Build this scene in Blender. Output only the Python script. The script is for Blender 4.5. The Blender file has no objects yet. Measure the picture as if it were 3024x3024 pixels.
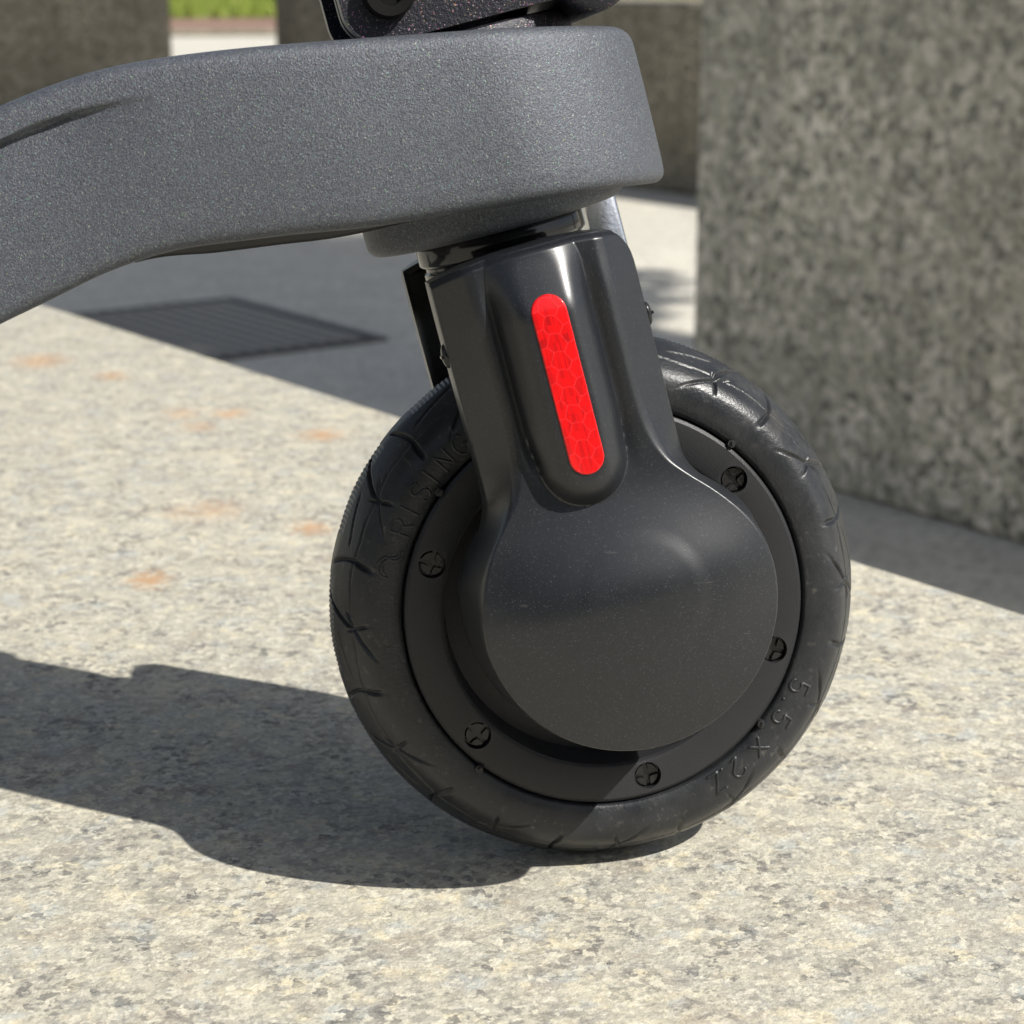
import bpy, bmesh, math, random
import numpy as np
from mathutils import Vector, Matrix
random.seed(7); rng = np.random.default_rng(7)
R = math.radians
scene = bpy.context.scene
col = scene.collection

# ------------------------------------------------------------------ camera
cd = bpy.data.cameras.new("camera"); cam = bpy.data.objects.new("camera", cd); col.objects.link(cam)
cam.location = (-0.09796, -0.49983, 0.2305)
cam.rotation_euler = (R(90 - 15.0), 0, R(-8.547))
cd.sensor_width = 36; cd.lens = 72; cd.clip_start = 0.02; cd.clip_end = 500
cd.dof.use_dof = True; cd.dof.focus_distance = 0.505; cd.dof.aperture_fstop = 26
scene.camera = cam
# ------------------------------------------------------------------ sky, sun, exposure
SUN = Vector((0.78, -0.62, 1.0)).normalized()
world = bpy.data.worlds.new("World"); scene.world = world; world.use_nodes = True
wn = world.node_tree.nodes; wl = world.node_tree.links
sky = wn.new("ShaderNodeTexSky"); sky.sky_type = 'NISHITA'; sky.sun_disc = False
sky.sun_elevation = math.asin(SUN.z); sky.sun_rotation = math.atan2(SUN.x, SUN.y)
sky.air_density = 1.0; sky.dust_density = 1.5; sky.ozone_density = 1.0
hs = wn.new("ShaderNodeHueSaturation"); hs.inputs["Saturation"].default_value = 0.62      # hazy, whitish sky
wl.new(sky.outputs[0], hs.inputs["Color"]); wl.new(hs.outputs[0], wn["Background"].inputs[0]); wn["Background"].inputs[1].default_value = 0.075
sd = bpy.data.lights.new("sun", 'SUN'); sd.energy = 4.6; sd.angle = R(0.53); sd.color = (1.0, 0.965, 0.90)
sun = bpy.data.objects.new("sun", sd); col.objects.link(sun)
sun.rotation_euler = SUN.to_track_quat('Z', 'Y').to_euler(); sun.location = SUN * 5
scene.view_settings.view_transform = 'Standard'; scene.view_settings.look = 'None'
scene.view_settings.exposure = 0.45; scene.view_settings.gamma = 1.0
scene.view_settings.use_curve_mapping = False
scene.cycles.use_denoising = True
scene.cycles.max_bounces = 6; scene.cycles.diffuse_bounces = 3; scene.cycles.glossy_bounces = 3; scene.cycles.use_adaptive_sampling = True; scene.cycles.adaptive_threshold = 0.02

# ------------------------------------------------------------------ helpers
def tag(o, label=None, cat=None, group=None, kind=None):
    if label: o["label"] = label
    if cat: o["category"] = cat
    if group: o["group"] = group
    if kind: o["kind"] = kind
    return o
def link(name, me, mat=None, parent=None, smooth=None, loc=None):
    if mat is not None: me.materials.append(mat)
    o = bpy.data.objects.new(name, me); col.objects.link(o)
    if parent is not None: o.parent = parent
    if loc is not None: o.location = loc
    if smooth is not None:
        me.polygons.foreach_set("use_smooth", [True] * len(me.polygons))
        if smooth < 179: me.set_sharp_from_angle(angle=R(smooth))
    return o
def empty(name, loc=(0, 0, 0), rot=(0, 0, 0)):
    o = bpy.data.objects.new(name, None); col.objects.link(o); o.location = loc; o.rotation_euler = rot
    o.empty_display_size = 0.05
    return o
def mesh_from(name, V, F):
    me = bpy.data.meshes.new(name); me.from_pydata(np.asarray(V).tolist(), [], F); me.update(); return me
def bm_mesh(name, bm):
    bmesh.ops.recalc_face_normals(bm, faces=bm.faces)
    me = bpy.data.meshes.new(name); bm.to_mesh(me); bm.free(); return me
def fix_normals(me):
    bm = bmesh.new(); bm.from_mesh(me); bmesh.ops.remove_doubles(bm, verts=bm.verts, dist=1e-7)
    bmesh.ops.recalc_face_normals(bm, faces=bm.faces); bm.to_mesh(me); bm.free(); return me
def grid_faces(n, m, cu=False, cv=False, off=0, flip=False):
    F = []
    for i in range(n if cu else n - 1):
        a = (i + 1) % n
        for j in range(m if cv else m - 1):
            b = (j + 1) % m
            q = (off + i * m + j, off + a * m + j, off + a * m + b, off + i * m + b)
            F.append(q[::-1] if flip else q)
    return F
def lathe(name, prof, n=96, axis='Y'):
    """prof: list of (radius, axial); closed loop if first==last"""
    P = np.array(prof); t = np.linspace(0, 2 * np.pi, n, endpoint=False)
    r = P[:, 0][None, :]; a = np.broadcast_to(P[:, 1][None, :], (n, len(P)))
    c, s = np.cos(t)[:, None] * r, np.sin(t)[:, None] * r
    if axis == 'Y': V = np.stack([c, a, s], -1)
    else: V = np.stack([c, s, a], -1)
    me = mesh_from(name, V.reshape(-1, 3), grid_faces(n, len(P), cu=True))
    return fix_normals(me)
def prism(name, pts, y0, y1, bevel=0.0, seg=3):
    """polygon in XZ extruded along Y, edges bevelled"""
    bm = bmesh.new()
    a = [bm.verts.new((x, y0, z)) for x, z in pts]; b = [bm.verts.new((x, y1, z)) for x, z in pts]
    bm.faces.new(a); bm.faces.new(b[::-1])
    for i in range(len(pts)):
        j = (i + 1) % len(pts); bm.faces.new((a[j], a[i], b[i], b[j]))
    if bevel:
        ed = [e for e in bm.edges if (e.verts[0].co.y == e.verts[1].co.y)]
        bmesh.ops.bevel(bm, geom=ed, offset=bevel, segments=seg, affect='EDGES', profile=0.5)
    return bm_mesh(name, bm)
def rbox(name, size, bevel=0.01, seg=3, center=(0, 0, 0), cuts=0, jitter=0):
    bm = bmesh.new(); bmesh.ops.create_cube(bm, size=1)
    for v in bm.verts: v.co = Vector((v.co.x * size[0] + center[0], v.co.y * size[1] + center[1], v.co.z * size[2] + center[2]))
    if bevel: bmesh.ops.bevel(bm, geom=bm.edges[:], offset=bevel, segments=seg, affect='EDGES', profile=0.5)
    return bm_mesh(name, bm)
def rounded_poly(w0, w1, h0, h1, r, n=8):
    out = []
    for cx, cz, a0 in ((w1 - r, h1 - r, 0), (w0 + r, h1 - r, 90), (w0 + r, h0 + r, 180), (w1 - r, h0 + r, 270)):
        for k in range(n + 1):
            a = R(a0 + 90 * k / n); out.append((cx + r * math.cos(a), cz + r * math.sin(a)))
    return out
def catmull(xk, yk):
    xk, yk = np.array(xk, float), np.array(yk, float); o = np.argsort(xk); xk, yk = xk[o], yk[o]
    d = np.gradient(yk, xk)
    def f(x):
        x = np.clip(np.asarray(x, float), xk[0] - 1, xk[-1] + 1)
        i = np.clip(np.searchsorted(xk, x) - 1, 0, len(xk) - 2); h = xk[i + 1] - xk[i]; t = (x - xk[i]) / h
        lo, hi = x < xk[0], x > xk[-1]; t = np.clip(t, 0, 1)
        y = (2*t**3-3*t**2+1)*yk[i] + (t**3-2*t**2+t)*h*d[i] + (-2*t**3+3*t**2)*yk[i+1] + (t**3-t**2)*h*d[i+1]
        y = np.where(lo, yk[0] + (x - xk[0]) * d[0], y); y = np.where(hi, yk[-1] + (x - xk[-1]) * d[-1], y)
        return y
    return f
def sstep(a, b, x):
    t = np.clip((np.asarray(x, float) - a) / (b - a), 0, 1); return t * t * (3 - 2 * t)
def apply_boolean(o, cutters):
    for c in cutters:
        m = o.modifiers.new("cut", 'BOOLEAN'); m.operation = 'DIFFERENCE'; m.object = c; m.solver = 'EXACT'
    dg = bpy.context.evaluated_depsgraph_get(); me = bpy.data.meshes.new_from_object(o.evaluated_get(dg))
    o.modifiers.clear(); old = o.data; o.data = me; bpy.data.meshes.remove(old)
    for c in cutters:
        m = c.data; bpy.data.objects.remove(c); bpy.data.meshes.remove(m)

# ------------------------------------------------------------------ materials
class NT:
    def __init__(s, name):
        s.m = bpy.data.materials.new(name); s.m.use_nodes = True; s.t = s.m.node_tree
        s.b = s.t.nodes["Principled BSDF"]; s.out = s.t.nodes["Material Output"]
        s.co = s.n("ShaderNodeTexCoord").outputs["Object"]
    def n(s, t, **k):
        x = s.t.nodes.new(t)
        for a, v in k.items(): setattr(x, a, v)
        return x
    def l(s, a, b): s.t.links.new(a, b)
    def set(s, **k):
        for a, v in k.items():
            i = s.b.inputs[a.replace("_", " ")]
            if hasattr(v, "is_output"): s.l(v, i)
            else: i.default_value = v
        return s
    def noise(s, scale, detail=4, rough=0.55, co=None, dist=0.0, color=False):
        x = s.n("ShaderNodeTexNoise"); s.l(co or s.co, x.inputs["Vector"])
        x.inputs["Scale"].default_value = scale; x.inputs["Detail"].default_value = detail
        x.inputs["Roughness"].default_value = rough; x.inputs["Distortion"].default_value = dist
        return x.outputs["Color" if color else "Fac"]
    def voro(s, scale, out="Distance", co=None, rnd=1.0):
        x = s.n("ShaderNodeTexVoronoi"); s.l(co or s.co, x.inputs["Vector"]); x.inputs["Scale"].default_value = scale
        x.inputs["Randomness"].default_value = rnd
        return x.outputs[out]
    def ramp(s, fac, stops, interp='LINEAR'):
        x = s.n("ShaderNodeValToRGB"); s.l(fac, x.inputs[0]); e = x.color_ramp.elements; x.color_ramp.interpolation = interp
        while len(e) < len(stops): e.new(0.5)
        for i, (p, c) in enumerate(stops):
            e[i].position = p; e[i].color = (c, c, c, 1) if isinstance(c, (int, float)) else (*c, 1)
        return x.outputs[0]
    def mix(s, fac, a, b, mode='MIX'):
        x = s.n("ShaderNodeMix", data_type='RGBA', blend_type=mode)
        for i, v in ((0, fac), (6, a), (7, b)):
            if hasattr(v, "is_output"): s.l(v, x.inputs[i])
            else: x.inputs[i].default_value = v if i == 0 else (*v, 1)
        return x.outputs[2]
    def math(s, op, a, b=None, c=None, clamp=False):
        x = s.n("ShaderNodeMath", operation=op, use_clamp=clamp)
        for i, v in enumerate((a, b, c)):
            if v is None: continue
            if hasattr(v, "is_output"): s.l(v, x.inputs[i])
            else: x.inputs[i].default_value = v
        return x.outputs[0]
    def vmath(s, op, a, b=None):
        x = s.n("ShaderNodeVectorMath", operation=op)
        for i, v in enumerate((a, b)):
            if v is None: continue
            if hasattr(v, "is_output"): s.l(v, x.inputs[i])
            else: x.inputs[i].default_value = v
        return x.outputs["Value" if op in ("LENGTH", "DOT_PRODUCT") else 0]
    def bump(s, h, strength=0.3, dist=0.001, nrm=None):
        x = s.n("ShaderNodeBump"); s.l(h, x.inputs["Height"]); x.inputs["Strength"].default_value = strength
        x.inputs["Distance"].default_value = dist
        if nrm is not None: s.l(nrm, x.inputs["Normal"])
        return x.outputs[0]

STAINS = [(-.198,.74,.020,.8),(-.154,.686,.012,.7),(-.113,.577,.014,.5),(-.088,.573,.012,.8),(-.104,.543,.011,.6),
          (-.043,.514,.013,.9),(-.098,.374,.016,.55),(-.058,.337,.010,.9),(-.124,.272,.010,1.0),(-.112,.372,.012,.35)]
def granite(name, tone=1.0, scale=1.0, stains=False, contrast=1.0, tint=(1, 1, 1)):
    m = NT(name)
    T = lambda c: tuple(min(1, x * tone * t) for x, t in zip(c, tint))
    off = lambda v: m.vmath('ADD', m.co, v)
    def crystals(sc_, warp, seed):
        if not warp: co = off(seed)
        else:
            wn_ = m.vmath('SUBTRACT', m.noise(sc_ * .9, 2, .6, co=off(seed), color=True), (.5, .5, .5))
            sx = m.n("ShaderNodeVectorMath", operation='SCALE'); m.l(wn_, sx.inputs[0]); sx.inputs[3].default_value = warp
            co = m.vmath('ADD', off(seed), sx.outputs[0])
        q = m.n("ShaderNodeSeparateColor"); m.l(m.voro(sc_, "Color", co=co), q.inputs[0]); return q.outputs
    mid = m.noise(70 * scale, 4, 0.66)
    base = m.ramp(mid, [(0.30, T((.31, .29, .25))), (0.41, T((.43, .405, .34))), (0.50, T((.52, .485, .385))), (0.60, T((.58, .54, .42))), (0.72, T((.63, .61, .53)))])
    if contrast <= 1:
        base = m.mix(m.ramp(m.noise(15 * scale, 3, 0.62), [(0.40, 0.0), (0.62, 0.5)]), base, T((.40, .395, .35)))
        base = m.mix(m.ramp(m.noise(95 * scale, 3, .62, co=off((1.3, 8.1, 2.0))), [(0.55, 0.0), (0.64, 0.7)]), base, T((.70, .625, .44)))
        base = m.mix(m.ramp(m.noise(75 * scale, 3, .62, co=off((5.3, 0.7, 3.0))), [(0.55, 0.0), (0.64, 0.7)]), base, T((.47, .49, .465)))
        base = m.mix(m.ramp(m.noise(60 * scale, 3, .6, co=off((3.1, 1.7, 0.4))), [(0.54, 0.0), (0.66, 0.6)]), base, T((.33, .285, .235)))
        clus = m.ramp(m.noise(46 * scale, 3, .62, co=off((7.3, 2.2, 5.0))), [(0.43, 0.0), (0.58, 1.0)])
        fl = m.ramp(m.noise(225 * scale, 3, .60, co=off((2.0, 4.0, 1.0))), [(0.53, 0.0), (0.59, 1.0)])
        base = m.mix(m.math('MULTIPLY', fl, m.math('ADD', m.math('MULTIPLY', clus, 0.52), 0.03)), base, T((.10, .10, .102)))
        cr = crystals(430 * scale, .0045 / scale, (0.4, 0.2, 0.9)); cs = crystals(880 * scale, 0, (1.4, 3.2, 0.3))
        base = m.mix(m.ramp(cr[0], [(0.0, 0.50), (0.22, 0.30), (0.30, 0.0)]), base, T((.33, .31, .27)))
        base = m.mix(m.ramp(cr[1], [(0.74, 0.0), (0.95, 0.55)]), base, T((.76, .71, .57)))
        base = m.mix(m.math('MULTIPLY', m.ramp(cr[2], [(0.80, 0.0), (0.86, 0.70)]), m.math('ADD', m.math('MULTIPLY', clus, .80), .08)), base, T((.10, .10, .102)))
        base = m.mix(m.ramp(cs[0], [(0.05, 0.42), (0.30, 0.0)]), base, T((.25, .24, .21)))
        base = m.mix(m.ramp(cs[1], [(0.75, 0.0), (1.0, 0.38)]), base, T((.78, .74, .62)))
    else:
        cb = crystals(72, .014, (2.0, 7.0, 1.0)); cc_ = crystals(150, .006, (6.0, 2.0, 4.0))
        base = m.mix(m.ramp(cb[0], [(0.05, 0.9), (0.5, 0.0)]), base, T((.13, .125, .108)))
        base = m.mix(m.ramp(cb[1], [(0.60, 0.0), (0.85, 0.9)]), base, T((.88, .80, .71)))
        base = m.mix(m.ramp(cc_[0], [(0.1, 0.7), (0.45, 0.0)]), base, T((.14, .135, .118)))
        base = m.mix(m.ramp(cc_[1], [(0.7, 0.0), (0.95, 0.6)]), base, T((.74, .70, .62)))
        dz = m.n("ShaderNodeSeparateXYZ"); m.l(m.co, dz.inputs[0])
        base = m.mix(m.ramp(m.noise(2.6, 4, .6), [(0.42, 0.45), (0.62, 0.0)]), base, T((.27, .26, .22)))
        drip = m.vmath('MULTIPLY', m.co, (22.0, 22.0, 1.2))
        base = m.mix(m.ramp(m.noise(1.0, 4, .6, co=drip), [(0.52, 0.0), (0.70, 0.45)]), base, T((.20, .19, .16)))
    if stains:
        tot = None; wob = m.noise(230, 4, .7)
        for x, y, r, k in STAINS:
            d = m.vmath('LENGTH', m.vmath('MULTIPLY', m.vmath('SUBTRACT', m.co, (x, y, 0)), (0.85 / r, 0.6 / r, 1.0)))
            f = m.n("ShaderNodeMapRange", interpolation_type='SMOOTHSTEP'); m.l(m.math('ADD', d, m.math('MULTIPLY', m.math('SUBTRACT', wob, 0.5), 2.8)), f.inputs[0])
            f.inputs[1].default_value = 0.0; f.inputs[2].default_value = 1.0; f.inputs[3].default_value = 0.72 * k; f.inputs[4].default_value = 0.0
            tot = f.outputs[0] if tot is None else m.math('MAXIMUM', tot, f.outputs[0])
        base = m.mix(tot, base, (.46, .25, .11))
    hgt = m.math('ADD', m.math('MULTIPLY', m.noise(330 * scale, 3, .66), 0.7), m.math('MULTIPLY', m.noise(900 * scale, 1), 0.35))
    m.set(Base_Color=base, Roughness=0.78, Specular_IOR_Level=0.35, Normal=m.bump(hgt, 0.6, 0.0012 / scale))
    return m.m
M = {}
M['ledge'] = granite('ledge_granite', 0.87, 1.0, stains=True)
M['block'] = granite('block_granite', 1.0, 0.6, contrast=1.05, tint=(.98, 1.0, 1.0))
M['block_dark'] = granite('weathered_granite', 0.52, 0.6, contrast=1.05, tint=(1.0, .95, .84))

def satin_black():
    m = NT('satin_black_paint')
    fl = m.voro(7000, "Color"); s = m.n("ShaderNodeSeparateColor"); m.l(fl, s.inputs[0])
    spark = m.ramp(s.outputs[0], [(0.97, 0.0), (1.0, 0.5)])
    dust = m.math('MULTIPLY', m.ramp(m.noise(38, 6, .7), [(0.45, 0.0), (0.75, 0.30)]), 1.0)
    basec = m.mix(spark, (.0085, .0098, .0130), (.16, .17, .19))
    basec = m.mix(m.math('MULTIPLY', dust, 0.14), basec, (.10, .095, .085))
    # fine pale scratches and specks
    scr = m.ramp(m.noise(420, 2, .5, co=m.vmath('MULTIPLY', m.co, (0.25, 1, 1.6))), [(0.74, 0.0), (0.78, 1.0)])
    basec = m.mix(m.math('MULTIPLY', scr, 0.07), basec, (.3, .29, .27))
    rg = m.math('ADD', 0.30, m.math('MULTIPLY', m.noise(60, 4), 0.10))
    m.set(Base_Color=basec, Roughness=rg, Metallic=0.0, Specular_IOR_Level=0.68, Coat_Weight=0.0,
          Normal=m.bump(m.noise(4200, 2), 0.10, 0.0002))
    return m.m
def powder_grey():
    m = NT('grey_powder_coat')
    v = m.voro(4200, "Color"); s = m.n("ShaderNodeSeparateColor"); m.l(v, s.inputs[0])
    base = m.mix(m.ramp(s.outputs[0], [(0.2, 0.0), (1.0, 1.0)]), (.066, .071, .086), (.130, .138, .162))
    irid = m.mix(0.35, (.30, .31, .34), v)
    base = m.mix(m.ramp(s.outputs[1], [(0.94, 0.0), (0.995, 0.4)]), base, irid)
    h = m.math('ADD', m.noise(1900, 3, .65), m.math('MULTIPLY', m.noise(3600, 2), .6))
    m.set(Base_Color=base, Metallic=0.35, Roughness=0.50, Specular_IOR_Level=0.5, Normal=m.bump(h, 0.55, 0.0004))
    return m.m
def sparkle_black():
    m = NT('sparkling_black_paint')
    v = m.voro(4800, "Color"); s = m.n("ShaderNodeSeparateColor"); m.l(v, s.inputs[0])
    base = m.mix(m.ramp(s.outputs[0], [(0.955, 0.0), (0.995, 0.6)]), (.018, .019, .026), m.mix(0.5, (.4, .4, .4), v))
    m.set(Base_Color=base, Metallic=0.3, Roughness=0.42, Normal=m.bump(m.noise(1700, 3), 0.5, 0.0005))
    return m.m
def rubber():
    m = NT('tyre_rubber')
    d = m.ramp(m.noise(55, 6, .68), [(0.40, 0.0), (0.68, 1.0)]); sp = m.ramp(m.noise(520, 3, .6), [(0.60, 0.0), (0.72, 1.0)])
    base = m.mix(m.math('MULTIPLY', d, .55), (.0145, .0158, .0185), (.042, .044, .047))
    base = m.mix(m.math('MULTIPLY', m.math('MULTIPLY', sp, d), .5), base, (.20, .185, .155))
    mud = m.ramp(m.noise(26, 5, .7, co=m.vmath('ADD', m.co, (4.2, 1.1, .3))), [(0.62, 0.0), (0.70, 1.0)])
    base = m.mix(m.math('MULTIPLY', mud, .22), base, (.13, .115, .095))
    m.set(Base_Color=base, Roughness=m.math('ADD', .33, m.math('MULTIPLY', d, .20)), Specular_IOR_Level=0.5,
          Normal=m.bump(m.math('ADD', m.noise(1300, 3, .6), m.math('MULTIPLY', m.noise(300, 3), .25)), 0.24, 0.0005))
    return m.m
def plain(name, c, rough=.5, metal=0.0, bump=0.0, bs=900, spec=.5, vary=.25):
    m = NT(name); n = m.noise(70, 5, .65)
    base = m.mix(m.math('MULTIPLY', n, vary), c, tuple(min(1, x * 1.6 + .02) for x in c))
    m.set(Base_Color=base, Roughness=rough, Metallic=metal, Specular_IOR_Level=spec)
    if bump: m.set(Normal=m.bump(m.noise(bs, 4), bump, 0.0006))
    return m.m
M['cover'] = satin_black(); M['powder'] = powder_grey(); M['sparkle'] = sparkle_black(); M['rubber'] = rubber()
M['rim'] = plain('matt_black_hub', (.0175, .018, .020), .44, 0, .18, 2400, .45)
M['screw'] = plain('black_screw', (.035, .035, .036), .25, .7, .1, 900)
M['gloss'] = plain('gloss_black_tube', (.012, .012, .015), .13, 0.0, 0, vary=.05)
M['inner'] = plain('inner_black_plastic', (.014, .014, .014), .32, 0, .1, 700)
M['void'] = plain('hole_shade_black', (.004, .004, .004), .7, 0, 0, spec=.15, vary=.05)  # near-black tone stands in for the shade inside a bolt hole
M['edge'] = plain('ledge_reflection_edge', (.34, .325, .30), .5, .3, .1, 900)  # light reflected from the ledge, put into the edge colour
M['metal'] = plain('bare_steel', (.72, .73, .74), .22, 1.0, .1, 900)
def reflector_mat():
    m = NT('red_reflective_tape')
    a = m.n("ShaderNodeAttribute", attribute_name="hexa"); s = m.n("ShaderNodeSeparateColor"); m.l(a.outputs["Color"], s.inputs[0])
    base = m.mix(s.outputs[1], (.76, .003, .005), (.42, .002, .004))
    base = m.mix(m.math('MULTIPLY', s.outputs[0], .45), base, (.90, .05, .06))
    m.set(Base_Color=base, Roughness=.38, Specular_IOR_Level=.25, Coat_Weight=.6, Coat_Roughness=.08)
    return m.m
M['red'] = reflector_mat()
def pavement_mat():
    m = NT('pavement_stone')
    b = m.ramp(m.noise(9, 7, .7), [(0.3, (.50, .475, .41)), (0.55, (.60, .57, .49)), (0.75, (.68, .65, .57))])
    b = m.mix(m.ramp(m.noise(1.1, 4), [(0.45, 0.0), (0.7, .35)]), b, (.44, .43, .40))
    b = m.mix(m.ramp(m.noise(75, 3), [(0.52, 0.0), (0.62, .6)]), b, (.27, .245, .205)); b = m.mix(m.ramp(m.noise(48, 2, co=m.vmath('ADD', m.co, (2., 5., 1.))), [(0.58, 0.0), (0.68, .5)]), b, (.74, .69, .58))
    m.set(Base_Color=b, Roughness=.85, Normal=m.bump(m.noise(160, 5), .4, .002))
    return m.m
M['pave'] = pavement_mat()
M['iron'] = plain('cast_iron_cover', (.07, .067, .06), .6, .2, .3, 300, vary=.5)
M['stud'] = plain('worn_iron_studs', (.34, .32, .28), .5, .2, .2, 300, vary=.4)
def lawn_mat():
    m = NT('lawn_soil'); b = m.ramp(m.noise(3.2, 6, .7), [(0.35, (.10, .17, .02)), (0.55, (.19, .27, .03)), (0.7, (.27, .22, .10))])
    m.set(Base_Color=b, Roughness=.95, Normal=m.bump(m.noise(40, 5), .8, .02)); return m.m
M['lawn'] = lawn_mat()
def blade_mat():
    m = NT('grass_blades'); b = m.ramp(m.noise(2.2, 4), [(0.35, (.12, .19, .02)), (0.55, (.24, .29, .04)), (0.7, (.36, .31, .12))])
    m.set(Base_Color=b, Roughness=.7); return m.m
M['blade'] = blade_mat()
M['soil'] = plain('border_soil', (.20, .125, .095), .95, 0, .6, 60)
M['leaf'] = plain('tree_leaves', (.055, .10, .022), .6, 0, 0, vary=.8)
M['bark'] = plain('tree_bark', (.12, .095, .07), .9, 0, .8, 40, vary=.8)

# ------------------------------------------------------------------ setting
PZ = -0.45                                   # pavement level below the ledge top
E1 = Vector((0.4645, -0.8856, 0)); N1 = Vector((0.8856, 0.4645, 0))    # along the ledge edge / outward over it
ANG = math.atan2(E1.y, E1.x)
g = mesh_from("pavement", [(-120, -120, PZ), (120, -120, PZ), (120, 160, PZ), (-120, 160, PZ)], [(0, 1, 2, 3)])
tag(link("pavement", g, M['pave']), kind="structure")

def slab(name, corner, length, depth, height, z0, bevel, mat, holes=()):
    """box: starts at corner, runs `length` along the ledge direction and `depth` along N1 (away)"""
    me = rbox(name, (length, depth, height), bevel, 4, (length / 2, depth / 2, height / 2))
    o = link(name, me, mat, smooth=12); o.location = (corner[0], corner[1], z0); o.rotation_euler = (0, 0, ANG)
    return o
# ledge the scooter stands on: far edge runs through (0.0023, 0.5501)
edge = Vector((0.0023, 0.5501, 0)) + N1 * .004; W = 1.7; start = edge - E1 * 2.6
me = rbox("granite_bench", (5.0, W, 0.45 - 0.002), 0.009, 4, (0, 0, -0.224))
for v in me.vertices:
    p = Matrix.Rotation(ANG, 3, 'Z') @ v.co; p += edge - N1 * (W / 2) - E1 * 0.1; v.co = p
tag(link("granite_bench", me, M['ledge'], smooth=12), "long pale speckled granite bench with rust spots under the scooter wheel", "bench")

blk = slab("granite_block", (0.591 - E1.x * .021, 2.29 - E1.y * .021), 1.33, 0.58, 1.15, PZ, 0.012, M['block'])
hole = link("hole", rbox("hole", (.036, .10, .075), .012, 3)); hole.location = Vector((0.591, 2.29, 0.372)) + E1 * 0.245; hole.rotation_euler = (0, 0, ANG)
bpy.context.view_layer.update(); apply_boolean(blk, [hole]); blk.data.polygons.foreach_set("use_smooth", [False] * len(blk.data.polygons))
tag(blk, "big grey granite block behind the wheel with a small dark hole near its top", "stone block", "granite blocks in the square")
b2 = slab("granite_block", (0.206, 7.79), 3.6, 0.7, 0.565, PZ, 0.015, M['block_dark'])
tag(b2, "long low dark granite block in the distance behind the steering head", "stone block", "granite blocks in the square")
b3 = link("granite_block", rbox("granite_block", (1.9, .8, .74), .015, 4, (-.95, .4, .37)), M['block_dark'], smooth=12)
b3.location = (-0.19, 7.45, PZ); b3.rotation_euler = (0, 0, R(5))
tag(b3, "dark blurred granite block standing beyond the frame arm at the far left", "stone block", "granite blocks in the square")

# manhole cover
mc = empty("manhole_cover", (0.0, 0.0, PZ)); far = Vector((-0.043, 3.80, 0)); SZ = 0.60
mc.location = far + E1 * (SZ / 2) - N1 * (SZ / 2) + Vector((0, 0, PZ)); mc.rotation_euler = (0, 0, ANG)
tag(mc, "dark square cast iron manhole cover with raised studs in the shaded pavement", "manhole cover")
bm = bmesh.new()
bmesh.ops.create_cube(bm, size=1, matrix=Matrix.Translation((0, 0, -.002)) @ Matrix.Diagonal((SZ - .05, SZ - .05, .012, 1)))
link("plate", bm_mesh("plate", bm), M['iron'], mc)
bm = bmesh.new()
k = 15
for i in range(k):
    for j in range(k):
        x, y = (i - k / 2 + .5) * .036, (j - k / 2 + .5) * .036
        rot = Matrix.Rotation(R(45 if (i + j) % 2 else -45), 4, 'Z')
        bmesh.ops.create_cube(bm, size=1, matrix=Matrix.Translation((x, y, .0042)) @ Matrix.Diagonal((.0215, .0215, .004, 1)))
tag(link("raised_studs", bm_mesh("raised_studs", bm), M['stud'], mc), kind="stuff")
bm = bmesh.new()
for sx, sy, lx, ly in ((0, 1, SZ, .02), (0, -1, SZ, .02), (1, 0, .02, SZ - .04), (-1, 0, .02, SZ - .04)):
    bmesh.ops.create_cube(bm, size=1, matrix=Matrix.Translation((sx * (SZ / 2 - .01), sy * (SZ / 2 - .01), .001)) @ Matrix.Diagonal((lx, ly, .010, 1)))
link("frame", bm_mesh("frame", bm), M['iron'], mc)

# lawn beyond, with a kerb and a strip of bare soil
o = link("lawn_ground", mesh_from("lawn_ground", [(-40, 21.2, PZ + .145), (40, 21.2, PZ + .145), (40, 70, PZ + 1.04), (-40, 70, PZ + 1.04)], [(0, 1, 2, 3)]), M['lawn']); tag(o, kind="structure")
o = link("soil_border", mesh_from("soil_border", [(-40, 20.13, PZ + .03), (40, 20.13, PZ + .03), (40, 21.25, PZ + .15), (-40, 21.25, PZ + .15)], [(0, 1, 2, 3)]), M['soil']); tag(o, kind="structure")
o = link("kerb", rbox("kerb", (80, .14, .06), .015, 2, (0, 20.07, PZ + .03)), M['block_dark']); tag(o, kind="structure")
n = 26000; x = rng.uniform(-4, 9, n); y = 21.1 + 17 * rng.random(n) ** 1.6; h = rng.uniform(.06, .17, n); a = rng.uniform(0, 6.28, n); w = .012
z = PZ + .14 + .89 / 48.8 * np.clip(y - 21.2, 0, None)
dx, dy = np.cos(a) * w, np.sin(a) * w; lx, ly = rng.normal(0, .03, n), rng.normal(0, .03, n)
V = np.stack([np.stack([x - dx, y - dy, z], -1), np.stack([x + dx, y + dy, z], -1), np.stack([x + lx, y + ly, z + h], -1)], 1).reshape(-1, 3)
o = link("grass", mesh_from("grass", V, [(3 * i, 3 * i + 1, 3 * i + 2) for i in range(n)]), M['blade']); tag(o, "sunlit yellow green grass far behind the blocks", "grass", kind="stuff")

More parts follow.
